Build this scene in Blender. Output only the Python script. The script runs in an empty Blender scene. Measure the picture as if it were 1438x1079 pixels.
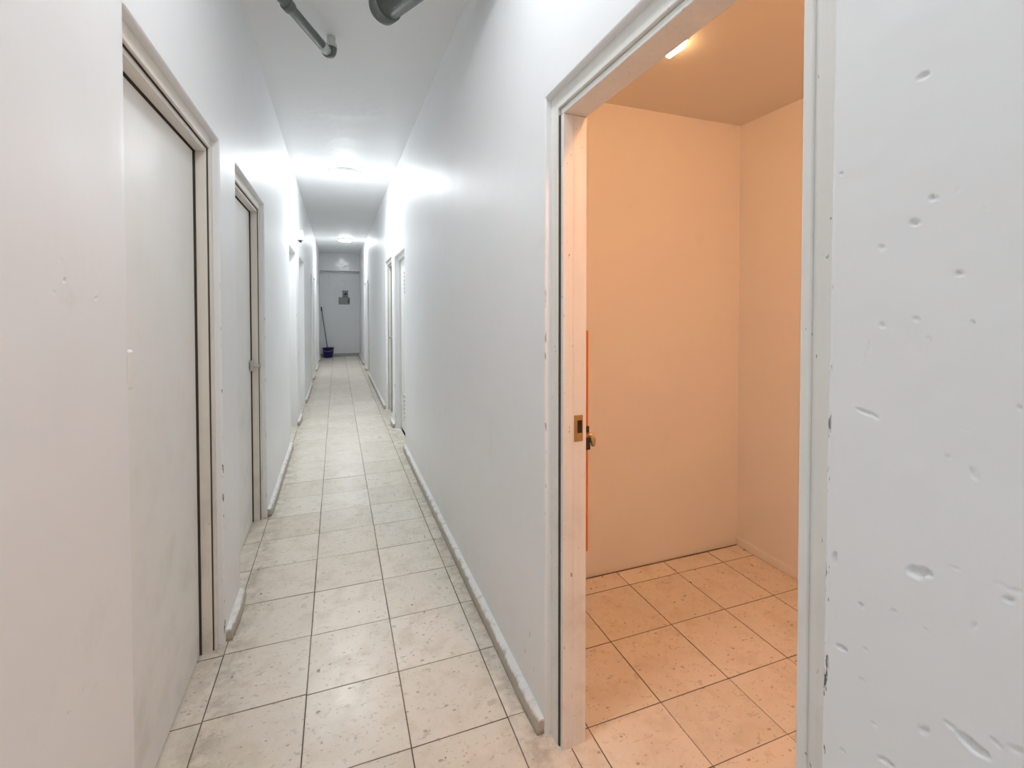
import bpy, bmesh, math, random
from mathutils import Vector, Matrix, noise
random.seed(7)
scene = bpy.context.scene
COL = scene.collection
R = math.radians

# ------------------------------------------------------------------ measurements (metres)
XL, XR = -0.447, 0.628          # corridor faces of the two long walls
ZC = 2.955                      # corridor ceiling
YEND = 14.65                    # far wall
YBACK = -2.8                    # wall behind the viewer
RX1, RY1, RZ = 2.216, 2.14, 2.46  # side room: far wall, cross wall, ceiling

# ------------------------------------------------------------------ scene graph helpers
def put(o, parent=None):
    COL.objects.link(o)
    if parent: o.parent = parent
    return o

def tag(o, label=None, cat=None, group=None, kind=None):
    if label: o['label'] = label
    if cat: o['category'] = cat
    if group: o['group'] = group
    if kind: o['kind'] = kind
    return o

def thing(name, label, cat, loc=(0, 0, 0), rotz=0, group=None, kind=None):
    o = bpy.data.objects.new(name, None); put(o)
    o.empty_display_size = .1
    o.location = loc; o.rotation_euler = (0, 0, rotz)
    return tag(o, label, cat, group, kind)

def obj(name, bm, mats, parent=None, bevel=0, seg=2, smooth=False, world=False):
    """link a bmesh as ONE mesh object; world=True: coordinates are world ones although a parent is given"""
    me = bpy.data.meshes.new(name)
    bmesh.ops.recalc_face_normals(bm, faces=bm.faces)
    bm.to_mesh(me); bm.free()
    for m in (mats if isinstance(mats, (list, tuple)) else [mats]): me.materials.append(m)
    if smooth:
        for p in me.polygons: p.use_smooth = True
    o = bpy.data.objects.new(name, me); put(o, parent)
    if world and parent: 
        o.matrix_parent_inverse = (Matrix.Translation(parent.location) @ parent.rotation_euler.to_matrix().to_4x4()).inverted()
    if bevel:
        b = o.modifiers.new('bevel', 'BEVEL'); b.width = bevel; b.segments = seg
        b.limit_method = 'ANGLE'; b.angle_limit = R(35); b.harden_normals = False
        for p in me.polygons: p.use_smooth = True
        w = o.modifiers.new('wn', 'WEIGHTED_NORMAL'); w.keep_sharp = True
    return o

def box(bm, x0, x1, y0, y1, z0, z1, mat=0):
    x0, x1 = min(x0, x1), max(x0, x1)
    v = [bm.verts.new(p) for p in ((x0,y0,z0),(x1,y0,z0),(x1,y1,z0),(x0,y1,z0),(x0,y0,z1),(x1,y0,z1),(x1,y1,z1),(x0,y1,z1))]
    for f in ((0,3,2,1),(4,5,6,7),(0,1,5,4),(1,2,6,5),(2,3,7,6),(3,0,4,7)):
        bm.faces.new([v[i] for i in f]).material_index = mat
    return v

def B(*a): 
    bm = bmesh.new(); box(bm, *a); return bm

def tube(bm, pts, rad, n=16, cap=True, mat=0):
    """tube along points; rad a number or one per point"""
    pts = [Vector(p) for p in pts]
    if not hasattr(rad, '__len__'): rad = [rad] * len(pts)
    t0 = (pts[1] - pts[0]).normalized()
    up = Vector((0, 0, 1)) if abs(t0.z) < .9 else Vector((1, 0, 0))
    a = t0.cross(up).normalized(); rings = []
    for i, p in enumerate(pts):
        t = (pts[min(i+1, len(pts)-1)] - pts[max(i-1, 0)]).normalized()
        a = (a - t * a.dot(t)).normalized(); b = t.cross(a)
        rings.append([bm.verts.new(p + (a*math.cos(2*math.pi*k/n) + b*math.sin(2*math.pi*k/n)) * rad[i]) for k in range(n)])
    for r0, r1 in zip(rings, rings[1:]):
        for k in range(n):
            bm.faces.new((r0[k], r0[(k+1)%n], r1[(k+1)%n], r1[k])).material_index = mat
    if cap:
        bm.faces.new(rings[0][::-1]).material_index = mat; bm.faces.new(rings[-1]).material_index = mat

def lathe(bm, prof, n=40, c=(0, 0), mat=0):
    """prof: (radius, z) list, turned about a vertical axis at c"""
    rings = []
    for r, z in prof:
        if r < 1e-5: rings.append([bm.verts.new((c[0], c[1], z))])
        else: rings.append([bm.verts.new((c[0] + r*math.cos(2*math.pi*k/n), c[1] + r*math.sin(2*math.pi*k/n), z)) for k in range(n)])
    for r0, r1 in zip(rings, rings[1:]):
        for k in range(n):
            q = [r0[k % len(r0)], r0[(k+1) % len(r0)], r1[(k+1) % len(r1)], r1[k % len(r1)]]
            u = []
            for v in q:
                if v not in u: u.append(v)
            if len(u) > 2: bm.faces.new(u).material_index = mat

# ------------------------------------------------------------------ materials
class NT:
    def __init__(s, name):
        s.m = bpy.data.materials.new(name); s.m.use_nodes = True
        s.t = s.m.node_tree; s.b = s.t.nodes['Principled BSDF']
    def n(s, typ, **kw):
        nd = s.t.nodes.new(typ)
        for k, v in kw.items():
            if k.startswith('i_'): nd.inputs[int(k[2:]) if k[2:].isdigit() else k[2:].replace('_', ' ')].default_value = v
            else: setattr(nd, k, v)
        return nd
    def l(s, a, b): s.t.links.new(a, b)
    def math(s, op, a, b=None, clamp=False):
        nd = s.n('ShaderNodeMath', operation=op, use_clamp=clamp)
        for i, v in enumerate((a, b)):
            if v is None: continue
            if isinstance(v, (int, float)): nd.inputs[i].default_value = v
            else: s.l(v, nd.inputs[i])
        return nd.outputs[0]
    def ramp(s, fac, lo, hi):
        """smooth 0..1 between lo and hi"""
        nd = s.n('ShaderNodeMapRange', interpolation_type='SMOOTHSTEP')
        s.l(fac, nd.inputs['Value']); nd.inputs['From Min'].default_value = lo; nd.inputs['From Max'].default_value = hi
        return nd.outputs[0]
    def pos(s):
        return s.n('ShaderNodeNewGeometry').outputs['Position']
    def vec(s, src, scale):
        nd = s.n('ShaderNodeVectorMath', operation='MULTIPLY'); s.l(src, nd.inputs[0]); nd.inputs[1].default_value = scale
        return nd.outputs[0]
    def noise(s, vec, scale, detail=3, rough=.55, dist=0):
        nd = s.n('ShaderNodeTexNoise', i_Scale=scale, i_Detail=detail, i_Roughness=rough, i_Distortion=dist); s.l(vec, nd.inputs['Vector'])
        return nd.outputs['Fac']
    def mix(s, fac, a, b):
        nd = s.n('ShaderNodeMix', data_type='RGBA')
        if isinstance(fac, (int, float)): nd.inputs[0].default_value = fac
        else: s.l(fac, nd.inputs[0])
        for i, v in ((6, a), (7, b)):
            if isinstance(v, tuple): nd.inputs[i].default_value = (*v, 1)
            else: s.l(v, nd.inputs[i])
        return nd.outputs[2]
    def bump(s, h, strength, dist, prev=None):
        nd = s.n('ShaderNodeBump', i_Strength=strength, i_Distance=dist); s.l(h, nd.inputs['Height'])
        if prev is not None: s.l(prev, nd.inputs['Normal'])
        return nd.outputs[0]
    def done(s, col=None, rough=None, normal=None, metal=None, spec=None):
        for k, v in (('Base Color', col), ('Roughness', rough), ('Normal', normal), ('Metallic', metal), ('Specular IOR Level', spec)):
            if v is None: continue
            if isinstance(v, tuple): s.b.inputs[k].default_value = (*v, 1)
            elif isinstance(v, (int, float)): s.b.inputs[k].default_value = v
            else: s.l(v, s.b.inputs[k])
        return s.m

def flat(name, col, rough=.5, metal=0, var=.06, scale=30, bump=.1):
    """plain paint, plastic or metal with a little procedural variation"""
    g = NT(name); p = g.n('ShaderNodeTexCoord').outputs['Object']
    f = g.noise(p, scale, 4)
    c = g.mix(f, tuple(x*(1-var) for x in col), tuple(min(1, x*(1+var)) for x in col))
    return g.done(c, rough, g.bump(f, bump, .001), metal)

def emis(name, col, strength):
    g = NT(name)
    g.b.inputs['Emission Color'].default_value = (*col, 1); g.b.inputs['Emission Strength'].default_value = strength
    return g.done((.9, .9, .88), .3)

def wall_paint(name, col=(.85, .86, .872), rough=.45, edges=(), xface=0, scuffs=True, bumpy=1.0, chipt=.58):
    """enamel on plaster: slow unevenness, roller grain, scuffs near the floor, chipped corners at the given y's"""
    g = NT(name); p = g.pos()
    sep = g.n('ShaderNodeSeparateXYZ'); g.l(p, sep.inputs[0])
    big = g.noise(p, 1.7, 3); mid = g.noise(p, 9, 3); fine = g.noise(p, 140, 2)
    c = g.mix(big, tuple(x*.965 for x in col), tuple(min(1, x*1.02) for x in col))
    blot = g.ramp(g.noise(p, 5.5, 5, .65), .60, .78)
    c = g.mix(g.math('MULTIPLY', blot, .10), c, (.50, .48, .43))
    if scuffs:
        low = g.math('SUBTRACT', 1, g.ramp(sep.outputs[2], .15, 1.25))
        sc = g.ramp(g.noise(g.vec(p, (14, 26, 11)), 1.0, 5, .7, 1.2), .645, .70)
        patch = g.ramp(g.noise(p, 3.1, 2), .50, .60)
        c = g.mix(g.math('MULTIPLY', g.math('MULTIPLY', sc, patch), g.math('MULTIPLY', low, .7)), c, (.30, .28, .25))
        grime = g.math('MULTIPLY', g.math('SUBTRACT', 1, g.ramp(sep.outputs[2], .03, .45)), g.noise(p, 7, 4))
        c = g.mix(g.math('MULTIPLY', grime, .22), c, (.45, .42, .37))
    if edges:
        m = None
        for y in edges:
            d = g.math('ABSOLUTE', g.math('SUBTRACT', sep.outputs[1], y))
            m = d if m is None else g.math('MINIMUM', m, d)
        near = g.math('SUBTRACT', 1, g.ramp(m, .0015, .006))
        dx = g.math('ABSOLUTE', g.math('SUBTRACT', sep.outputs[0], xface))
        near = g.math('MULTIPLY', near, g.math('SUBTRACT', 1, g.ramp(dx, .002, .007)))
        lowz = g.math('SUBTRACT', 1, g.ramp(sep.outputs[2], 1.1, 1.7))
        chip = g.ramp(g.noise(g.vec(p, (60, 60, 17)), 1.0, 4, .7), chipt, chipt+.04)
        c = g.mix(g.math('MULTIPLY', g.math('MULTIPLY', near, chip), lowz), c, (.10, .09, .08))
    nrm = g.bump(big, .35*bumpy, .03); nrm = g.bump(mid, .22*bumpy, .006, nrm); nrm = g.bump(fine, .10, .0006, nrm)
    return g.done(c, rough, nrm)

def timber_paint(name, col, dirt=(.30, .25, .19), amount=.35, rough=.42, chips=.73, streak=.06):
    """old gloss paint on door frames: brush streaks along the length, dirt towards the floor by wear, small chips"""
    g = NT(name); p = g.pos()
    sep = g.n('ShaderNodeSeparateXYZ'); g.l(p, sep.inputs[0])
    st = g.noise(g.vec(p, (60, 60, 1.6)), 1.0, 4); bl = g.noise(p, 6, 5, .65)
    c = g.mix(st, tuple(x*(1-streak) for x in col), tuple(min(1, x*(1+streak)) for x in col))
    low = g.math('SUBTRACT', 1, g.ramp(sep.outputs[2], .05, 1.3))
    d = g.math('MULTIPLY', g.ramp(bl, .42, .75), g.math('ADD', g.math('MULTIPLY', low, .8), .2))
    c = g.mix(g.math('MULTIPLY', d, amount), c, dirt)
    chip = g.ramp(g.noise(g.vec(p, (90, 90, 35)), 1.0, 3, .6), chips, chips+.03)
    c = g.mix(g.math('MULTIPLY', chip, .7), c, (.13, .10, .08))
    return g.done(c, rough, g.bump(st, .25, .001))

def tile_mat(name):
    """cream cast tiles with chips and smudges; every tile (mesh island) has its own tint"""
    g = NT(name); p = g.pos(); geo = g.n('ShaderNodeNewGeometry'); rnd = geo.outputs['Random Per Island']
    off = g.n('ShaderNodeVectorMath', operation='ADD'); g.l(p, off.inputs[0])
    comb = g.n('ShaderNodeCombineXYZ'); g.l(g.math('MULTIPLY', rnd, 37.0), comb.inputs[0]); g.l(g.math('MULTIPLY', rnd, 91.0), comb.inputs[1])
    g.l(comb.outputs[0], off.inputs[1]); q = off.outputs[0]
    c = g.mix(rnd, (.735, .675, .58), (.825, .77, .68))
    cloud = g.noise(q, 9, 5, .62, .5)
    c = g.mix(g.math('MULTIPLY', g.ramp(cloud, .45, .70), .40), c, (.57, .49, .375))
    c = g.mix(g.math('MULTIPLY', g.ramp(g.noise(q, 22, 4, .6, .8), .55, .72), .34), c, (.86, .82, .74))
    smud = g.ramp(g.noise(g.vec(q, (1, 1.5, 1)), 30, 3, .6, 1.0), .60, .67)
    c = g.mix(g.math('MULTIPLY', smud, .38), c, (.38, .32, .24))
    def chips(scale, keep, r0, r1, col, a, stretch):
        nonlocal c
        v = g.n('ShaderNodeTexVoronoi', i_Scale=scale, i_Randomness=1.0)
        w = g.n('ShaderNodeVectorMath', operation='ADD'); g.l(g.vec(q, stretch), w.inputs[0])
        nz = g.n('ShaderNodeTexNoise', i_Scale=60.0, i_Detail=2.0); g.l(q, nz.inputs['Vector'])
        g.l(g.vec(nz.outputs['Color'], (.012, .012, 0)), w.inputs[1]); g.l(w.outputs[0], v.inputs['Vector'])
        sp = g.n('ShaderNodeSeparateColor'); g.l(v.outputs['Color'], sp.inputs[0])
        sel = g.math('GREATER_THAN', sp.outputs[0], keep)
        size = g.math('MULTIPLY', g.math('ADD', g.math('MULTIPLY', sp.outputs[1], .8), .2), 1.0)
        dd = g.math('DIVIDE', v.outputs['Distance'], size)
        k = g.math('MULTIPLY', g.math('SUBTRACT', 1, g.ramp(dd, r0, r1)), sel)
        c = g.mix(g.math('MULTIPLY', k, a), c, col)
        return k
    k1 = chips(26, .45, .12, .26, (.26, .215, .16), .62, (1, 1.6, 0))
    k2 = chips(13, .72, .08, .17, (.10, .085, .07), .8, (1.5, 1, 0))
    k3 = chips(48, .35, .14, .30, (.38, .32, .24), .5, (1, 1.4, 0))
    # ground-in dirt along both skirtings, thinning towards the middle of the corridor
    sep = g.n('ShaderNodeSeparateXYZ'); g.l(p, sep.inputs[0])
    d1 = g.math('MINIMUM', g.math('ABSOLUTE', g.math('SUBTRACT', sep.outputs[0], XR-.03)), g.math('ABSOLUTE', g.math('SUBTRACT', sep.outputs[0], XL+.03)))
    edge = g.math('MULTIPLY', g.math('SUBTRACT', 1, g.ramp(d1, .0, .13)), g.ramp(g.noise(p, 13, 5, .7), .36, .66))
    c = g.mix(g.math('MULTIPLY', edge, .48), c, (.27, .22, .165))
    rough = g.math('ADD', g.math('MULTIPLY', cloud, .22), .20)
    rough = g.math('ADD', rough, g.math('MULTIPLY', k1, .3))
    nrm = g.bump(g.noise(p, 5, 2), .12, .01); nrm = g.bump(g.math('ADD', k1, k2), .35, -.0012, nrm)
    return g.done(c, rough, nrm, spec=.5)

M = {}
M['wall_l'] = wall_paint('wall_left_paint', edges=(2.245, 3.515, 5.245, 6.13, 6.605, 7.55, 9.285, 10.44), xface=XL)
M['wall_r'] = wall_paint('wall_right_paint', edges=(1.388, 4.75, 5.62, 5.91, 6.72, .452), xface=XR)
M['wall_e'] = wall_paint('wall_end_paint', col=(.74, .75, .76), rough=.16, bumpy=1.3)
M['room'] = wall_paint('room_paint', col=(.80, .79, .775), rough=.45, scuffs=False)
M['ceil'] = wall_paint('ceiling_paint', col=(.83, .84, .85), rough=.5, scuffs=False, bumpy=1.6)
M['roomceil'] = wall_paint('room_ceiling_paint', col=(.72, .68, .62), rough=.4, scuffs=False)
M['tile'] = tile_mat('cream_tile')
g = NT('tile_grout'); p_ = g.pos()
M['grout'] = g.done(g.mix(g.ramp(g.noise(p_, 3.3, 4), .40, .62), g.mix(g.noise(p_, 40, 3), (.075, .06, .045), (.14, .11, .08)), (.22, .18, .135)), .9)
M['frame_l'] = timber_paint('cream_frame_paint', (.77, .73, .665))
M['frame_r'] = timber_paint('off_white_frame_paint', (.80, .79, .755), amount=.34, chips=.69)
M['leaf_l'] = timber_paint('cream_door_paint', (.83, .825, .805), amount=.20, streak=.012, chips=.8)
M['leaf_w'] = timber_paint('white_door_paint', (.78, .78, .77), amount=.12, chips=.8)
M['leaf_g'] = timber_paint('grey_brown_door_paint', (.33, .29, .25), amount=.3)
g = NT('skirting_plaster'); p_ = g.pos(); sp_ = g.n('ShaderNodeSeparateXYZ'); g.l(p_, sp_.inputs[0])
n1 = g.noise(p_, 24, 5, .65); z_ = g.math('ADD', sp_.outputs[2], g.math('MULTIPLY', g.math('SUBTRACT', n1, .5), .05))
c_ = g.mix(g.math('SUBTRACT', 1, g.ramp(z_, .040, .055)), (.80, .80, .79), (.47, .43, .355))  # beige dirt, plus top light painted in: pale top, darker face
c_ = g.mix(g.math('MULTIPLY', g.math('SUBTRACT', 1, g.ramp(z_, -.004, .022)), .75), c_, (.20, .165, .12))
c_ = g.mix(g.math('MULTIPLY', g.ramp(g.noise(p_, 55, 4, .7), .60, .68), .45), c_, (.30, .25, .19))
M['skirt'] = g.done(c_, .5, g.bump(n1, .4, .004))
M['steel'] = flat('brushed_steel', (.62, .61, .58), .35, 1)
M['brass'] = flat('worn_brass', (.62, .45, .24), .35, 1, var=.2)
M['gap'] = flat('dark_joint_shade', (.075, .06, .048), .9)  # near-black filler that stands for shade in the door frame joints
M['dark'] = flat('dark_void', (.015, .014, .013), .8)
M['darkiron'] = flat('dark_iron', (.05, .035, .028), .45, .6)
M['orange'] = flat('orange_paint', (.62, .14, .02), .5, var=.12)
M['pipe'] = NT('grey_green_pipe_paint')
g = M['pipe']; p_ = g.pos(); f_ = g.noise(p_, 30, 3); s_ = g.ramp(g.noise(p_, 55, 3, .6), .69, .72)
M['pipe'] = g.done(g.mix(s_, g.mix(f_, (.085, .092, .08), (.15, .158, .14)), (.70, .71, .69)), .42, g.bump(f_, .3, .004))
M['pipe_tape'] = flat('pale_pipe_tape', (.55, .56, .54), .5, var=.15)
M['blue'] = flat('blue_bucket_plastic', (.006, .006, .115), .35, var=.1)
M['white_pl'] = flat('white_plastic', (.82, .82, .80), .35, var=.03)
M['grey_sign'] = flat('grey_sign_plate', (.20, .21, .21), .4, var=.1)
M['sign_print'] = flat('sign_print_light', (.36, .37, .37), .5)
M['sign_ink'] = flat('sign_print_dark', (.02, .02, .02), .5)
M['pole'] = flat('grey_painted_pole', (.16, .16, .16), .4, .3)
M['grip'] = flat('black_grip_rubber', (.015, .015, .016), .6)
M['mop'] = flat('mop_cotton', (.45, .44, .42), .9, var=.3, scale=90)
M['lamp'] = emis('lit_dome_glass', (.925, .975, 1.0), 112)
M['lamp_far'] = emis('lit_dome_glass_far', (.93, .975, 1.0), 82)
M['lamp_unseen'] = emis('lit_dome_glass_dimmer', (.925, .975, 1.0), 42)
M['bulb'] = emis('lit_warm_bulb', (1.0, .46, .20), 350)
M['led'] = emis('lit_warm_tube', (1.0, .62, .28), 25)
M['lamp_base'] = flat('white_lamp_base', (.8, .8, .8), .4, var=.02)

# ------------------------------------------------------------------ floor: single tiles laid on a grout bed
def make_floor():
    bm = bmesh.new()
    bm2 = bmesh.new()
    box(bm, -.75, .66, YBACK-.05, YEND+.1, -.06, -.0016, 1)
    box(bm, .66, RX1+.1, -.3, RY1+.1, -.06, -.0016, 1)
    def tile(x0, x1, y0, y1, gap):
        if x1-x0 < .02 or y1-y0 < .02: return
        h = gap/2*random.uniform(.75, 1.35); c = .0016
        x0 += h; x1 -= h; y0 += h; y1 -= h
        tx, ty, dz = random.gauss(0, .0022), random.gauss(0, .0022), random.gauss(0, .00025)
        cx, cy = (x0+x1)/2, (y0+y1)/2
        def P(x, y, z): return (x, y, z + dz + max(-.0009, min(.0009, tx*(x-cx) + ty*(y-cy))))
        top = [bm.verts.new(P(x, y, 0)) for x, y in ((x0+c, y0+c), (x1-c, y0+c), (x1-c, y1-c), (x0+c, y1-c))]
        mid = [bm.verts.new(P(x, y, -.0011)) for x, y in ((x0, y0), (x1, y0), (x1, y1), (x0, y1))]
        bot = [bm.verts.new((v.co.x, v.co.y, -.02)) for v in mid]
        bm.faces.new(top)
        for k in range(4):
            bm.faces.new((mid[k], mid[(k+1)%4], top[(k+1)%4], top[k])); bm.faces.new((bot[k], bot[(k+1)%4], mid[(k+1)%4], mid[k]))
    xs = [-.75] + [-.439 + .3256*k for k in range(4)] + [.69]
    ys = [1.498 - .33*k for k in range(14, 0, -1)] + [1.498, 1.837, 2.167, 2.498, 2.824]
    while ys[-1] < YEND + .1: ys.append(ys[-1] + .3258)
    for i in range(len(xs)-1):
        off = random.uniform(-.004, .004)
        line = [y + off + (.14 if i == 2 and y > 4.9 else 0) for y in ys]
        for a, b in zip(line, line[1:]):
            tile(xs[i], xs[i+1], a, b, .0034)
    rx = [.69, .775, 1.068, 1.378, 1.68, 1.985, RX1+.05]
    ry = [-.25, .15, .475, .79, 1.115, 1.364, 1.69, 2.01, RY1-.010]  # last row stops short: dark grout strip stands in for a shadow line
    for i in range(len(rx)-1):
        for j in range(len(ry)-1): tile(rx[i], rx[i+1], ry[j], ry[j+1], .004)
    bm2.free()
    return tag(obj('floor', bm, [M['tile'], M['grout']]), 'cream speckled tile floor of the long white corridor and side room', 'floor', kind='structure')
make_floor()

# ------------------------------------------------------------------ long walls, each with its doorways
LEFT = [(1.315, 2.243, 2.088), (2.57, 3.515, 2.09), (5.245, 6.13, 2.047), (6.605, 7.55, 2.065), (9.285, 9.965, 2.035), (10.44, 11.31, 2.035), (12.4, 13.3, 2.03)]
RIGHT = [(.452, 1.388, 2.068), (4.75, 5.62, 1.992), (5.91, 6.722, 2.03), (10.27, 10.98, 1.996), (11.45, 12.1, 1.992)]

def comb(bm, x0, x1, ystart, yend, gaps):
    """a wall slab whose outline goes round every doorway; gaps: (y0, y1, top)"""
    zt, zb = ZC + .02, -.03
    out = []
    y = ystart
    pts = [(ystart, zt)] if gaps and abs(gaps[0][0] - ystart) < 1e-6 else [(ystart, zt), (ystart, zb)]
    first = True
    for a, b, t in gaps:
        if first and abs(a - ystart) < 1e-6: pts.append((a, t))
        else: pts += [(a, zb), (a, t)]
        pts += [(b, t), (b, zb)]; first = False
    pts += [(yend, zb), (yend, zt)]
    va = [bm.verts.new((x0, y, z)) for y, z in pts]; vb = [bm.verts.new((x1, y, z)) for y, z in pts]
    n = len(pts)
    bm.faces.new(va); bm.faces.new(vb[::-1])
    for i in range(n): bm.faces.new((va[i], vb[i], vb[(i+1)%n], va[(i+1)%n]))

def dented(bm, xface, sgn, ycoords, zcoords, dents, edge_fn, depth):
    """near stretch of wall as a fine grid with real dents; it turns round a softened corner into the doorway.
    sgn: +1 when the wall is solid towards +x"""
    prof = []                                    # (y, depth into the wall, counts as face)
    r = .006
    ys = [y for y in ycoords]
    rows = []
    cand = [(d, max((d[2]**2 + d[3]**2)**.5, .0012), max((d[4]**2 + d[5]**2)**.5, .0012)) for d in dents]
    for z in zcoords:
        e = edge_fn(z)
        near = [(d, A, Bq) for d, A, Bq in cand if abs(d[1] - z) < max(A, Bq)*1.7 + .004]
        row = []
        for u in ys:
            y = ys[0] + (u - ys[0]) * (e - r - ys[0]) / (ys[-1] - ys[0])
            dd = .0012 * noise.noise(Vector((y*6, z*5, 3))) + .0004*noise.noise(Vector((y*40, z*40, 1)))
            for (cy, cz, ay, az, by, bz, dep), A, Bq in near:
                py, pz = y - cy, z - cz
                det = ay*bz - az*by
                a = (py*bz - pz*by)/det; b = (pz*ay - py*az)/det
                b += .45*noise.noise(Vector((a*1.6, cz*90, cy*70))) 
                q = (a*a + b*b)**.5
                if q < 1.6:
                    w = .75 + .5*noise.noise(Vector((y*260, z*260, 5)))
                    if q < 1: dd += 2.4 * dep * (1 - q*q)**.8 * w
                    else: dd -= dep * .10 * (1.6 - q)/.6
            row.append((xface + sgn*dd, y, z))
        for k in range(1, 5):
            th = math.pi/2*k/4
            row.append((xface + sgn*(r - r*math.cos(th)), e - r + r*math.sin(th) + .0008*noise.noise(Vector((9, z*60, k))), z))
        row.append((xface + sgn*depth, e, z))
        rows.append([bm.verts.new(q) for q in row])
    for r0, r1 in zip(rows, rows[1:]):
        for k in range(len(r0)-1): bm.faces.new((r0[k], r0[k+1], r1[k+1], r1[k]))

def spaced(a, b, step):
    n = max(1, round((b-a)/step)); return [a + (b-a)*i/n for i in range(n)]

DENTS_R = [(0.3463,1.6639,-0.0062,0.0016,-0.0015,-0.0034,0.0021),(0.3126,1.5268,-0.0031,0.0039,-0.001,-0.0012,0.0006),(0.3346,1.5228,-0.004,0.0015,-0.0013,-0.0031,0.0018),(0.3527,1.4988,-0.0047,0.0009,-0.0011,-0.0041,0.0023),(0.4377,1.5771,-0.0019,-0.0005,-0.0,-0.0019,0.0016),(0.2887,1.5022,-0.0023,0.0003,-0.0003,-0.0015,0.0006),(0.2764,1.4787,-0.0027,-0.0011,0.0002,-0.0014,0.0005),(0.2997,1.4558,-0.0018,0.0006,-0.0003,-0.0011,0.0005),(0.3101,1.4363,-0.0037,0.0005,-0.0005,-0.003,0.0017),(0.3875,1.4733,-0.0032,0.0022,-0.0025,-0.0038,0.0009),(0.3856,1.3786,-0.004,0.0001,-0.0,-0.0035,0.0013),(0.3497,1.3874,-0.0043,0.0001,-0.0,-0.0029,0.0013),(0.3368,1.3643,-0.0007,-0.0032,0.0017,-0.0006,0.001),(0.2969,1.3847,-0.0018,0.0,-0.0,-0.0022,0.0013),(0.3059,1.3858,-0.0012,0.0,-0.0,-0.0015,0.0007),(0.4021,1.3433,-0.0048,0.0229,-0.0011,-0.0002,0.0005),(0.4019,1.2672,-0.0155,-0.0036,0.0009,-0.0024,0.0017),(0.3245,1.3182,-0.0027,-0.0028,0.0009,-0.0013,0.0006),(0.26,1.3016,-0.0021,0.0004,-0.0,-0.0028,0.0015),(0.3172,1.2364,-0.0039,0.0011,-0.0,-0.0016,0.0007),(0.2945,1.2247,-0.0025,-0.0067,0.0022,-0.0018,0.0008),(0.3027,1.2695,-0.0092,-0.0016,0.0002,-0.001,0.0003),(0.3422,1.0945,-0.0141,0.005,0.0007,-0.007,0.0031),(0.3086,1.1173,-0.005,0.0003,0.0004,-0.0017,0.0009),(0.4404,1.0622,0.0009,-0.0092,0.0034,-0.0013,0.0018),(0.4534,1.0557,-0.0011,-0.0054,0.002,-0.0013,0.0012),(0.4056,1.0183,-0.0009,-0.0032,0.0025,-0.0022,0.0014),(0.3683,1.0331,-0.0039,0.0024,-0.0,-0.0026,0.0011),(0.3346,1.0319,-0.0021,-0.0003,0.0006,-0.0014,0.0011),(0.3138,1.0404,-0.0019,0.0001,0.0004,-0.0013,0.001),(0.2921,1.0637,-0.0023,0.006,-0.0017,-0.0004,0.0008),(0.4304,0.9465,-0.0085,0.002,0.0011,-0.0034,0.0022),(0.4,0.9645,-0.0026,-0.0001,0.0009,-0.0022,0.001),(0.4043,0.9223,-0.0035,0.0008,0.0006,-0.0017,0.001),(0.2977,0.9982,-0.0001,-0.0046,0.0007,-0.0005,0.0005),(0.3352,0.9153,-0.0056,0.0023,0.0012,-0.0049,0.0019),(0.2908,0.9353,-0.015,-0.0013,0.0024,-0.0064,0.0038),(0.3105,0.9413,-0.0077,0.0001,0.0007,-0.0019,0.0011),(0.3744,0.8425,-0.0112,0.0031,0.0011,-0.0034,0.002),(0.2649,1.1083,-0.0048,0.0021,0.0002,-0.003,0.0015),(0.2604,1.1199,-0.0094,0.0025,0.0002,-0.0015,0.0007),(0.2711,1.1201,-0.0076,0.0031,0.0001,-0.0011,0.0005),(0.273,0.9555,-0.0045,-0.002,0.0011,-0.0026,0.0012),(0.2562,0.9624,-0.0073,0.0022,0.0008,-0.0033,0.0017),(0.4271,0.8096,-0.0029,-0.0013,0.0015,-0.0025,0.0016),(0.3888,0.8766,-0.0034,0.0001,0.001,-0.0023,0.0011)]
DENTS_L = [(1.0406,1.4857,0.0034,0.0003,-0.0001,-0.0019,0.0008),(1.0508,1.4499,0.0053,0.0003,-0.0001,-0.0029,0.0019),(1.0153,1.4287,0.0075,0.0002,-0.0001,-0.0016,0.0009),(1.1647,1.4199,0.0104,0.0016,0.0012,-0.0021,0.0014)]

# right wall
bm = bmesh.new(); comb(bm, XR, .74, .452, YEND+.05, RIGHT)
tag(obj('wall_right', bm, M['wall_r'], bevel=.007, seg=3), 'long white corridor wall holding the open lit doorway', 'wall', kind='structure')
bm = bmesh.new()
yc = spaced(YBACK, .2, .3) + spaced(.2, .456, .0021) + [.456]
zc_ = spaced(-.03, .6, .03) + spaced(.6, 1.78, .0021) + spaced(1.78, ZC+.02, .03) + [ZC+.02]
dented(bm, XR, 1, yc, zc_, DENTS_R, lambda z: .462 - .0062*min(z, 2.2) + .0012*noise.noise(Vector((2, z*14, 0))) + .0016*noise.noise(Vector((5, z*3, 0))), .112)
tag(obj('wall_right_near', bm, M['wall_r'], smooth=True), 'dented and scratched white wall beside the open lit doorway', 'wall', kind='structure')
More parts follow.
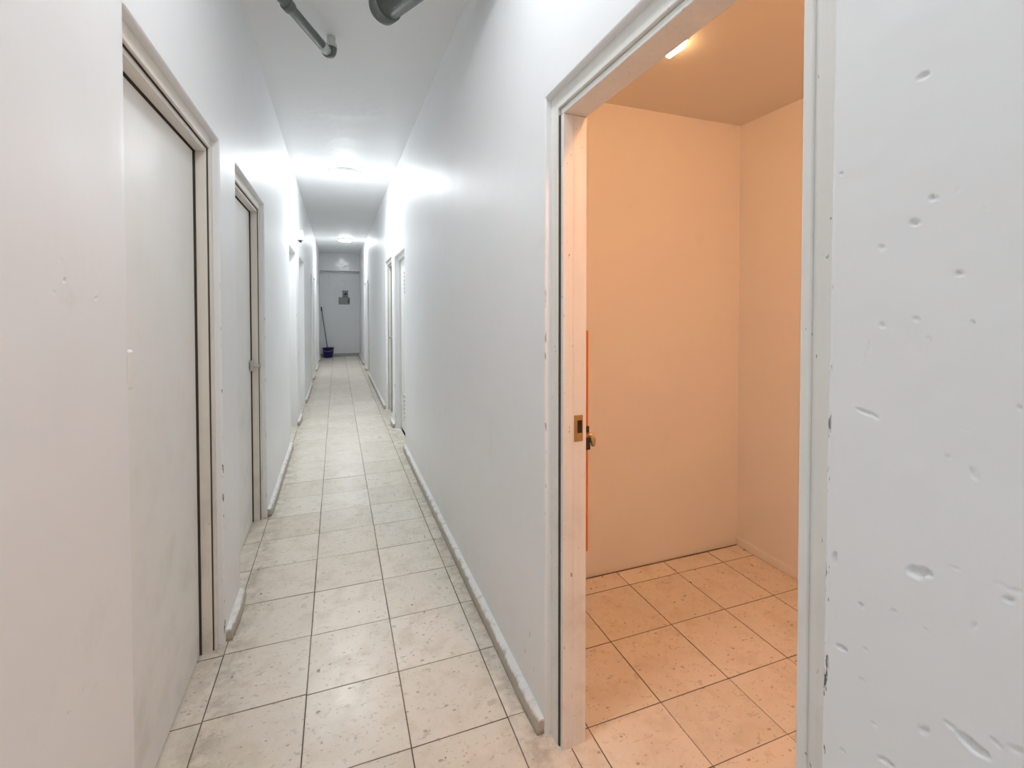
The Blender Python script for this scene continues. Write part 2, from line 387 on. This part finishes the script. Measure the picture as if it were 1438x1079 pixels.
# left wall
bm = bmesh.new(); comb(bm, -.62, XL, 1.315, YEND+.05, LEFT)
tag(obj('wall_left', bm, M['wall_l'], bevel=.007, seg=3), 'long white corridor wall with a row of recessed doors', 'wall', kind='structure')
bm = bmesh.new()
yc = spaced(YBACK, .95, .3) + spaced(.95, 1.19, .003) + spaced(1.19, 1.31, .02) + [1.315]
zc_ = spaced(-.03, 1.38, .03) + spaced(1.38, 1.52, .003) + spaced(1.52, ZC+.02, .03) + [ZC+.02]
dented(bm, XL, -1, yc, zc_, DENTS_L, lambda z: 1.314 + .003*noise.noise(Vector((4, z*2.2, 0))) + .001*noise.noise(Vector((4, z*25, 0))), .17)
tag(obj('wall_left_near', bm, M['wall_l'], smooth=True), 'plain white wall before the first cream door', 'wall', kind='structure')
# end wall, beam, wall behind
tag(obj('wall_end', B(-.7, .8, YEND, YEND+.12, -.03, ZC+.02), M['wall_e']), 'grey-white wall closing the far end of the corridor', 'wall', kind='structure')
tag(obj('wall_back', B(-.7, .8, YBACK-.12, YBACK, -.03, ZC+.02), M['wall_e']), 'white wall closing the corridor behind the viewer', 'wall', kind='structure')
tag(obj('trim_beam', B(XL-.02, XR+.02, 14.28, YEND+.02, 2.46, ZC+.02), M['wall_e'], bevel=.008), 'white ceiling beam across the far end of the corridor', 'beam', kind='structure')
bm = bmesh.new(); box(bm, -.75, .76, YBACK-.1, YEND+.12, ZC, ZC+.1)
tag(obj('ceiling', bm, M['ceil']), 'white plaster ceiling running along the corridor', 'ceiling', kind='structure')

# ------------------------------------------------------------------ side room
tag(obj('wall_room_across', B(.74, RX1+.1, RY1, RY1+.1, -.03, RZ+.05), M['room']), 'bare wall facing the open doorway inside the warm-lit side room', 'wall', kind='structure')
tag(obj('wall_room_far', B(RX1, RX1+.1, -.35, RY1+.05, -.03, RZ+.05), M['room']), 'bare far wall of the warm-lit side room', 'wall', kind='structure')
tag(obj('wall_room_near', B(.74, RX1+.1, -.35, -.25, -.03, RZ+.05), M['room']), 'unseen near wall of the side room', 'wall', kind='structure')
bm = bmesh.new(); comb(bm, .7405, .752, -.3, RY1+.02, [(.44, 1.40, 2.08)])
tag(obj('wall_room_inner', bm, M['room']), 'side room face of the wall around the open doorway', 'wall', kind='structure')
tag(obj('ceiling_room', B(.742, RX1+.1, -.35, RY1+.1, RZ, RZ+.1), M['roomceil']), 'low ceiling of the warm-lit side room', 'ceiling', kind='structure')
bm = bmesh.new(); box(bm, RX1-.012, RX1+.01, -.24, RY1-.0, 0, .045)
tag(obj('baseboard_room', bm, M['room'], bevel=.003), 'thin skirting at the foot of the far wall of the side room', 'skirting', kind='structure')

# ------------------------------------------------------------------ skirtings: thick plaster, rounded ends
def skirting(name, sgn, xw, runs, label):
    bm = bmesh.new()
    for y0, y1 in runs:
        n = max(2, int((y1-y0)/.09)); prev = None
        for i in range(n+1):
            y = y0 + (y1-y0)*i/n
            e = min(i, n-i)
            th = .030 + .0022*noise.noise(Vector((sgn, y*3, 0))) - (.006 if e == 0 else 0)
            h = .054 + .0035*noise.noise(Vector((sgn*3, y*4, 2))) - (.004 if e == 0 else 0)
            pr = [(-.012, -.01), (th, -.01), (th, h*.55), (th-.004, h-.006), (th-.011, h), (-.012, h+.004)]
            ring = [bm.verts.new((xw + sgn*a, y, z)) for a, z in pr]
            if prev:
                for k in range(len(pr)): bm.faces.new((prev[k], prev[(k+1)%len(pr)], ring[(k+1)%len(pr)], ring[k]))
            else: bm.faces.new(ring)
            prev = ring
        bm.faces.new(prev[::-1])
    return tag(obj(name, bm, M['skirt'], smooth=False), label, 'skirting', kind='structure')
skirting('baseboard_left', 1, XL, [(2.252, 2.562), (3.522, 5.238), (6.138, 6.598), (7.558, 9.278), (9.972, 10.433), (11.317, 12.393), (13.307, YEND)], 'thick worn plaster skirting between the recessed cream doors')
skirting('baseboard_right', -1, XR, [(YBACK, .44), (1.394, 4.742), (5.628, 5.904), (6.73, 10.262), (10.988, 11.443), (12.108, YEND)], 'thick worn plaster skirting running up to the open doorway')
tag(obj('baseboard_end', B(XL, XR, YEND-.015, YEND+.02, -.01, .085), flat('grey_skirting', (.34, .34, .33), .5), bevel=.004), 'grey skirting at the foot of the far end wall', 'skirting', kind='structure')

# ------------------------------------------------------------------ doors
def dbox(bm, s, xw, d0, d1, y0, y1, z0, z1, mat=0):
    box(bm, xw + s*d0, xw + s*d1, y0, y1, z0, z1, mat)

def framed_door(n, s, y0, y1, top, leaf, frame, label, leafd=.08, front=.025):
    xw = XL if s < 0 else XR
    t = thing('door_%d' % n, label, 'door', (xw, (y0+y1)/2, 0), 0, kind='structure')
    f = bmesh.new()                                              # outer member
    dbox(f, s, xw, front, .13, y0-.004, y0+.030, -.01, top); dbox(f, s, xw, front, .13, y1-.030, y1+.004, -.01, top)
    obj('door_frame', f, frame, t, bevel=.003, world=True)
    h = bmesh.new(); dbox(h, s, xw, front, .13, y0+.030, y1-.030, top-.045, top+.004)
    obj('frame_head', h, frame, t, bevel=.003, world=True)
    g2 = .003; st = bmesh.new()                                  # stop
    dbox(st, s, xw, front+.013, leafd-.006, y0+.033, y0+.047, -.008, top-.048); dbox(st, s, xw, front+.013, leafd-.006, y1-.047, y1-.033, -.008, top-.046)
    dbox(st, s, xw, front+.013, leafd-.005, y0+.047, y1-.047, top-.064, top-.048)
    gp = bmesh.new()  # dark strips drawing the shadow lines between leaf, stop and frame
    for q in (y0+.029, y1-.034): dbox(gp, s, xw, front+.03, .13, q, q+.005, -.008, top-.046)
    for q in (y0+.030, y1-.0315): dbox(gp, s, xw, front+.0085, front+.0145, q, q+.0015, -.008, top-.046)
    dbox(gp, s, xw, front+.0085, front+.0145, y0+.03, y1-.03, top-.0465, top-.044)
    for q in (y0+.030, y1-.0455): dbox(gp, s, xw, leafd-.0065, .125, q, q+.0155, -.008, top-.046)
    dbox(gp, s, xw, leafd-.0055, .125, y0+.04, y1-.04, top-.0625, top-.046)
    obj('joint_shade', gp, M['gap'], t, world=True)
    obj('door_stop', st, frame, t, bevel=.002, world=True)
    obj('door_leaf', B(xw+s*leafd, xw+s*(leafd+.035), y0+.055, y1-.056, .006, top-.069), leaf, t, bevel=.002, world=True)
    return t

d = framed_door(1, -1, 1.315, 2.243, 2.088, M['leaf_l'], M['frame_l'], 'nearest cream flush door, set deep in the wall behind a stepped cream frame')
d = framed_door(2, -1, 2.57, 3.515, 2.09, M['leaf_l'], M['frame_l'], 'second cream flush door along the row, with a small steel latch on its edge')
bm = bmesh.new(); box(bm, -.522, -.505, 3.395, 3.44, 1.00, 1.065)
obj('latch_plate', bm, M['steel'], d, bevel=.003, world=True)
bm = bmesh.new(); tube(bm, [(-.508, 3.418, 1.03), (-.47, 3.418, 1.03), (-.462, 3.418, 1.03)], [.011, .011, .02], 16)
obj('knob', bm, M['steel'], d, smooth=False, bevel=.002, world=True)

def plain_door(n, s, y0, y1, top, leaf, label, leafd=.10):
    xw = XL if s < 0 else XR
    t = thing('door_%d' % n, label, 'door', (xw, (y0+y1)/2, 0), 0, kind='structure')
    f = bmesh.new()
    dbox(f, s, xw, leafd-.03, leafd+.05, y0-.004, y0+.028, -.01, top); dbox(f, s, xw, leafd-.03, leafd+.05, y1-.028, y1+.004, -.01, top)
    dbox(f, s, xw, leafd-.03, leafd+.05, y0+.028, y1-.028, top-.04, top+.004)
    obj('door_frame', f, M['leaf_w'], t, bevel=.002, world=True)
    obj('door_leaf', B(xw+s*leafd, xw+s*(leafd+.035), y0+.032, y1-.033, .014, top-.044), leaf, t, bevel=.002, world=True)
    return t

d = plain_door(3, -1, 5.245, 6.13, 2.047, M['leaf_w'], 'white door in a plain recess below the small white junction box')
d = plain_door(4, -1, 6.605, 7.55, 2.065, M['leaf_w'], 'white recessed door just past the junction box, with a dark strike plate on its jamb')
obj('strike_plate', B(-.535, -.512, 7.543, 7.5515, .91, .975), M['darkiron'], d, world=True)
far = []
for n, s, y0, y1, top, lab in ((5, -1, 9.285, 9.965, 2.035, 'fifth door of the cream door row, narrow, seen edge-on beyond the far bright lamp patch'),
                               (6, -1, 10.44, 11.31, 2.035, 'sixth door of the cream door row, opposite the two far doors near the second lamp'),
                               (7, -1, 12.4, 13.3, 2.03, 'last door of the cream door row, just before the blue bucket'),
                               (8, 1, 10.27, 10.98, 1.996, 'first of two narrow far doors on the wall with the vented door'),
                               (9, 1, 11.45, 12.1, 1.992, 'last narrow door on the vented door wall, nearest the end wall')):
    framed_door(n, s, y0, y1, top, M['leaf_l'], M['frame_r'], lab)
# framed door with a grey-brown leaf
d = framed_door(10, 1, 5.91, 6.722, 2.03, M['leaf_g'], M['frame_r'], 'grey-brown door in an off-white stepped frame just beyond the vented door')
bm = bmesh.new(); tube(bm, [(XR+.085, 6.61, 1.0), (XR+.04, 6.61, 1.0), (XR+.03, 6.61, 1.0)], [.012, .012, .024], 16)
obj('knob', bm, M['steel'], d, bevel=.002, world=True)
obj('keyhole_plate', B(XR+.07, XR+.082, 6.59, 6.63, 1.22, 1.27), M['darkiron'], d, world=True)
# white vented door
d = plain_door(11, 1, 4.75, 5.62, 1.992, M['leaf_w'], 'white recessed door with a column of dark vent holes near its top and slots near its foot', leafd=.072)
for k in range(6):
    bm = bmesh.new(); z = 1.79 - .0425*k
    tube(bm, [(XR+.076, 5.30, z), (XR+.0705, 5.30, z)], .0145, 16)
    obj('vent_hole', bm, M['dark'], d, world=True)
bm = bmesh.new()
for y in (5.322, 5.04): box(bm, XR+.060, XR+.078, y, y+.018, .13, .45)
for z in (.13, .432): box(bm, XR+.060, XR+.078, 5.04, 5.34, z, z+.018)
obj('vent_frame', bm, M['leaf_w'], d, bevel=.002, world=True)
for k in range(6):
    z = .16 + .045*k
    obj('vent_slat', B(XR+.064, XR+.078, 5.058, 5.322, z, z+.022), M['leaf_w'], d, world=True)
obj('vent_backing', B(XR+.0705, XR+.0735, 5.05, 5.33, .14, .44), M['grout'], d, world=True)

# the open doorway: stepped frame, strike plate and latch keeper on its far jamb
d = thing('door_12', 'off-white chipped stepped frame of the open doorway into the warm-lit room', 'door', (XR, .92, 0), 0, kind='structure')
bm = bmesh.new()
box(bm, .650, .742, 1.3435, 1.392, -.01, 2.07)
obj('outer_jamb', bm, M['frame_r'], d, bevel=.003, world=True)
obj('joint_shade', B(.6545, .74, 1.3365, 1.3445, -.01, 2.0), M['gap'], d, world=True)  # dark filler as the shade inside the jamb slot
bm = bmesh.new(); box(bm, .6655, .742, 1.322, 1.3375, -.01, 2.0); box(bm, .6585, .6935, 1.3185, 1.3375, -.01, 2.0); box(bm, .69, .742, 1.3355, 1.345, -.01, 2.0)
obj('inner_jamb', bm, M['frame_r'], d, bevel=.002, world=True)
bm = bmesh.new(); box(bm, .641, .742, .446, .4885, -.01, 2.07)
obj('outer_jamb', bm, M['frame_r'], d, bevel=.003, world=True)
bm = bmesh.new(); box(bm, .637, .742, .4865, .503, -.01, 2.0)
obj('inner_jamb', bm, M['frame_r'], d, bevel=.003, world=True)
bm = bmesh.new(); box(bm, .650, .742, .486, 1.3425, 2.021, 2.074)
obj('frame_head', bm, M['frame_r'], d, bevel=.003, world=True)
bm = bmesh.new(); box(bm, .659, .742, .49, 1.3375, 2.001, 2.0195)
obj('head_stop', bm, M['frame_r'], d, bevel=.003, world=True)
pl = obj('strike_plate', B(.698, .729, 1.3195, 1.3225, .978, 1.062), M['brass'], d, bevel=.001, world=True)
o = obj('latch_hole', B(.709, .7255, 1.3188, 1.3200, 1.005, 1.045), M['darkiron'], pl)
lk = bmesh.new(); box(lk, .742, .757, 1.327, 1.345, 1.0, 1.022); box(lk, .742, .760, 1.325, 1.347, .945, .985)
lk = obj('latch_keeper', lk, M['darkiron'], d, bevel=.003, world=True)
bm = bmesh.new(); tube(bm, [(.752, 1.336, .992), (.766, 1.332, .992), (.771, 1.330, .975), (.772, 1.33, .955)], [.007, .008, .010, .006], 14)
o = obj('latch_knob', bm, M['brass'], d, smooth=True, world=True)
o = obj('edge_strip', B(.742, .754, 1.330, 1.343, .615, 1.328), M['orange'], d, bevel=.002, world=True); o['label'] = 'orange strip along the jamb edge'

# ------------------------------------------------------------------ ceiling lamps
def ceiling_lamp(x, y, label, rad=.15, glow='lamp'):
    t = thing('ceiling_lamp', label, 'lamp', (x, y, ZC), group='dome ceiling lamps along the corridor')
    bm = bmesh.new(); lathe(bm, [(0, 0.004), (rad*1.04, .004), (rad*1.06, -.008), (rad*1.05, -.022), (rad*.99, -.026), (0, -.026)], 40)
    obj('base_ring', bm, M['lamp_base'], t, smooth=True)
    bm = bmesh.new(); lathe(bm, [(rad*.985*math.cos(a), -.024 - .032*math.sin(a)) for a in [math.pi/2*k/10 for k in range(10)]] + [(0, -.056)], 40)
    obj('glass_dome', bm, M[glow], t, smooth=True)
    return t
ceiling_lamp(.10, 5.72, 'lit white dome lamp on the corridor ceiling, the nearer one in view')
ceiling_lamp(.19, 11.3, 'lit white dome lamp on the corridor ceiling before the end beam', glow='lamp_far')
ceiling_lamp(.12, 1.15, 'unseen lit dome lamp added on the corridor ceiling above the viewer to even the light', glow='lamp_unseen')  # out of view, placed and dimmed to even out the near light
ceiling_lamp(.10, -1.30, 'unseen lit dome lamp added on the corridor ceiling behind the viewer to even the light', glow='lamp_unseen')  # second out-of-view lamp, added to flatten the light on the near walls

# side room: a small tube light by the doorway and a bulb on a short cord
t = thing('ceiling_light', 'small lit oblong lamp on the side room ceiling just inside the doorway', 'lamp', (1.283, 1.572, RZ), R(2))
obj('lamp_base', B(-.022, .022, -.055, .055, -.008, .003), M['lamp_base'], t, bevel=.003)
bm = bmesh.new(); tube(bm, [(0, -.048, -.016), (0, -.040, -.016), (0, .040, -.016), (0, .048, -.016)], [.008, .020, .020, .008], 16)
obj('light_tube', bm, M['led'], t, smooth=True)
t = thing('pendant_bulb', 'warm bulb on a short cord inside the side room', 'lamp', (.89, .24, RZ))
bm = bmesh.new(); tube(bm, [(0, 0, .003), (0, 0, -.10)], .004, 8); obj('cord', bm, M['grip'], t)
bm = bmesh.new(); lathe(bm, [(0, -.095), (.016, -.095), (.018, -.14), (0, -.14)], 16); obj('socket', bm, M['grip'], t)
bm = bmesh.new(); lathe(bm, [(.014, -.138), (.02, -.155), (.032, -.18), (.035, -.2), (.03, -.22), (.018, -.234), (0, -.239)], 24); obj('bulb', bm, M['bulb'], t, smooth=True)

# ------------------------------------------------------------------ pipes under the ceiling
def arc(p, c0, p2, n=8):
    p, c0, p2 = Vector(p), Vector(c0), Vector(p2)
    return [(1-s)**2*p + 2*s*(1-s)*c0 + s*s*p2 for s in [i/n for i in range(n+1)]]
t = thing('water_pipe', 'thin grey pipe crossing under the ceiling from the cream door wall, ending in an elbow', 'pipe', (0, 0, 0))
a, e = Vector((-.455, 1.96, 2.842)), Vector((-.033, 2.885, 2.842))
dirv = (e-a).normalized()
bm = bmesh.new(); tube(bm, [a, a+dirv*.5, e], .024, 18); obj('pipe_run', bm, M['pipe'], t, smooth=True)
bm = bmesh.new(); tube(bm, [e-dirv*.085, e-dirv*.02], .0256, 18); obj('tape_wrap', bm, M['pipe_tape'], t, smooth=True)['label'] = 'pale tape wrapped round the pipe'
bm = bmesh.new(); tube(bm, arc(e-dirv*.02, e+dirv*.035, e+dirv*.035+Vector((0, 0, .05)), 10), .031, 18); obj('elbow', bm, M['pipe'], t, smooth=True)
bm = bmesh.new(); c = e+dirv*.035
tube(bm, [c+Vector((0, 0, .045)), c+Vector((0, 0, .062))], .036, 6); tube(bm, [c+Vector((0, 0, .06)), c+Vector((0, 0, .11))], .022, 16)
obj('riser', bm, M['pipe_tape'], t, bevel=.002)
q = a+dirv*.60
bm = bmesh.new(); tube(bm, [q-dirv*.022, q-dirv*.018, q+dirv*.018, q+dirv*.022], [.027, .031, .031, .027], 18); obj('coupling', bm, M['pipe'], t, smooth=True)

t = thing('drain_pipe', 'thick grey drain pipe with a ribbed end under the corridor ceiling', 'pipe', (0, 0, 0))
a, e = Vector((.64, 1.50, 2.80)), Vector((.232, 2.265, 2.80)); dirv = (e-a).normalized()
bm = bmesh.new(); tube(bm, [a, (a+e)/2, e], .066, 28); obj('pipe_run', bm, M['pipe'], t, smooth=True)
bm = bmesh.new(); tube(bm, [e-dirv*.004, e-dirv*.001, e+dirv*.045, e+dirv*.058, e+dirv*.066], [.066, .073, .073, .064, .04], 28); obj('end_collar', bm, M['pipe'], t, smooth=True)
bm = bmesh.new(); q = e-dirv*.30; tube(bm, [q+Vector((0, 0, .06)), q+Vector((0, 0, .17))], .012, 12); tube(bm, [q+Vector((0, 0, .145)), q+Vector((0, 0, .157))], .035, 20); obj('hanger', bm, M['steel'], t)

# ------------------------------------------------------------------ small things on the walls
t = thing('junction_box', 'small white junction box on the wall above the plain white recessed door', 'box', (XL, 6.42, 2.30))
obj('box_body', B(-.003, .062, -.07, .07, -.06, .06), M['white_pl'], t, bevel=.006)
for y in (-.04, .035):
    bm = bmesh.new(); tube(bm, [(.03, y, -.055), (.03, y, -.078)], .014, 14); obj('cable_gland', bm, M['darkiron'], t)
t = thing('light_switch', 'white switch plate just inside the recess of the nearest cream door', 'switch', (-.49, 1.3135, 1.259))
sw_ = obj('switch_plate', B(-.04, .0435, -.001, .036, -.048, .046), M['white_pl'], t, bevel=.008)
obj('rocker', B(-.02, .02, .034, .040, -.022, .022), M['white_pl'], sw_, bevel=.002)

t = thing('wall_sign', 'small grey square sign with a dark emblem on the end wall', 'sign', (.235, YEND, 1.815))
plate = obj('sign_plate', B(-.082, .082, -.006, .001, -.105, .105), M['grey_sign'], t, bevel=.001)
bm = bmesh.new()
tube(bm, [(.01, -.0095, .0), (.01, -.0055, .0)], .033, 20)
box(bm, -.036, .052, -.0092, -.0058, -.012, .012); box(bm, -.006, .028, -.0091, -.0058, .02, .05)
obj('emblem', bm, M['sign_ink'], plate)
t = thing('wall_sign', 'wider grey sign with rows of print and a dark figure, below the square sign', 'sign', (.205, YEND, 1.617))
plate = obj('sign_plate', B(-.155, .155, -.006, .001, -.105, .105), M['grey_sign'], t, bevel=.001)
for r_ in range(4):
    bm = bmesh.new(); z = .066 - .044*r_; x = -.135
    while x < .07:
        w = random.uniform(.018, .05); box(bm, x, min(x+w, .085), -.0078, -.0055, z-.011, z+.008); x += w + .012
    obj('print_row', bm, M['sign_print'], plate)
bm = bmesh.new(); box(bm, .098, .140, -.0085, -.0055, -.05, .0); tube(bm, [(.122, -.0085, .028), (.122, -.0055, .028)], .02, 16)
obj('figure', bm, M['sign_ink'], plate)

# ------------------------------------------------------------------ bucket and mop at the far end
bx, by = -.238, 14.40
t = thing('mop_bucket', 'blue plastic bucket on the floor in the far corner of the corridor', 'bucket', (bx, by, 0))
bm = bmesh.new()
lathe(bm, [(0, .0), (.112, .0), (.118, .006), (.15, .262), (.160, .264), (.164, .275), (.160, .284), (.150, .284), (.146, .27), (.115, .014), (0, .012)], 44)
obj('pail', bm, M['blue'], t, smooth=True)
bm = bmesh.new()
lathe(bm, [(.09, .262), (.147, .276), (.147, .282), (.085, .268), (.07, .20), (.066, .20), (.08, .262), (.09, .262)], 28)
obj('wringer', bm, M['blue'], t, smooth=True)
bm = bmesh.new(); tube(bm, [(.162*math.cos(a), -.162*math.sin(a)*.98, .268 - .085*math.sin(a)) for a in [math.pi*k/16 for k in range(17)]], .004, 8)
obj('bail_handle', bm, M['steel'], t, smooth=True)
top, foot = Vector((-.418, 14.575, 1.44)), Vector((bx-.005, by+.02, .16))
t = thing('mop', 'mop standing in the blue bucket, its grey pole leaning towards the corner', 'mop', (0, 0, 0))
ax = (top-foot).normalized()
bm = bmesh.new(); tube(bm, [foot, top-ax*.12], .0125, 12); pole = obj('pole', bm, M['pole'], t, smooth=True)
bm = bmesh.new(); tube(bm, [top-ax*.13, top-ax*.12, top-ax*.01, top], [.013, .018, .018, .012], 14); obj('grip', bm, M['grip'], pole, smooth=True)
bm = bmesh.new()
for k in range(14):
    a_ = 2*math.pi*k/14; p0 = foot + Vector((.015*math.cos(a_), .015*math.sin(a_), .02))
    tube(bm, [p0, foot + Vector((.045*math.cos(a_), .045*math.sin(a_), -.03)), foot + Vector((.04*math.cos(a_), .04*math.sin(a_), -.12))], .008, 6)
obj('mop_strands', bm, M['mop'], t, smooth=True)

# ------------------------------------------------------------------ camera and output
f_px = 663.48
cam = bpy.data.cameras.new('camera'); co = put(bpy.data.objects.new('camera', cam))
cam.sensor_fit = 'HORIZONTAL'; cam.sensor_width = 36; cam.lens = f_px/1438*36
cam.shift_y = (446.15 - 539.5)/1438; cam.clip_start = .02
yaw, pitch, roll = R(20.339), R(-1.1415), R(-.0507)
fw = Vector((math.sin(yaw)*math.cos(pitch), math.cos(yaw)*math.cos(pitch), math.sin(pitch)))
rt = Vector((math.cos(yaw), -math.sin(yaw), 0)); up = rt.cross(fw)
rt, up = rt*math.cos(roll) + up*math.sin(roll), up*math.cos(roll) - rt*math.sin(roll)
co.matrix_world = Matrix(((rt.x, up.x, -fw.x, 0), (rt.y, up.y, -fw.y, 0), (rt.z, up.z, -fw.z, 1.40), (0, 0, 0, 1)))
scene.camera = co
w = bpy.data.worlds.new('world'); scene.world = w; w.use_nodes = True
w.node_tree.nodes['Background'].inputs[0].default_value = (.5, .55, .6, 1); w.node_tree.nodes['Background'].inputs[1].default_value = .02
vs = scene.view_settings
vs.view_transform = 'Standard'; vs.look = 'None'; vs.gamma = 1; vs.use_curve_mapping = False; vs.exposure = .19
scene.cycles.max_bounces = 12; scene.cycles.diffuse_bounces = 10; scene.cycles.glossy_bounces = 6
scene.cycles.use_denoising = True
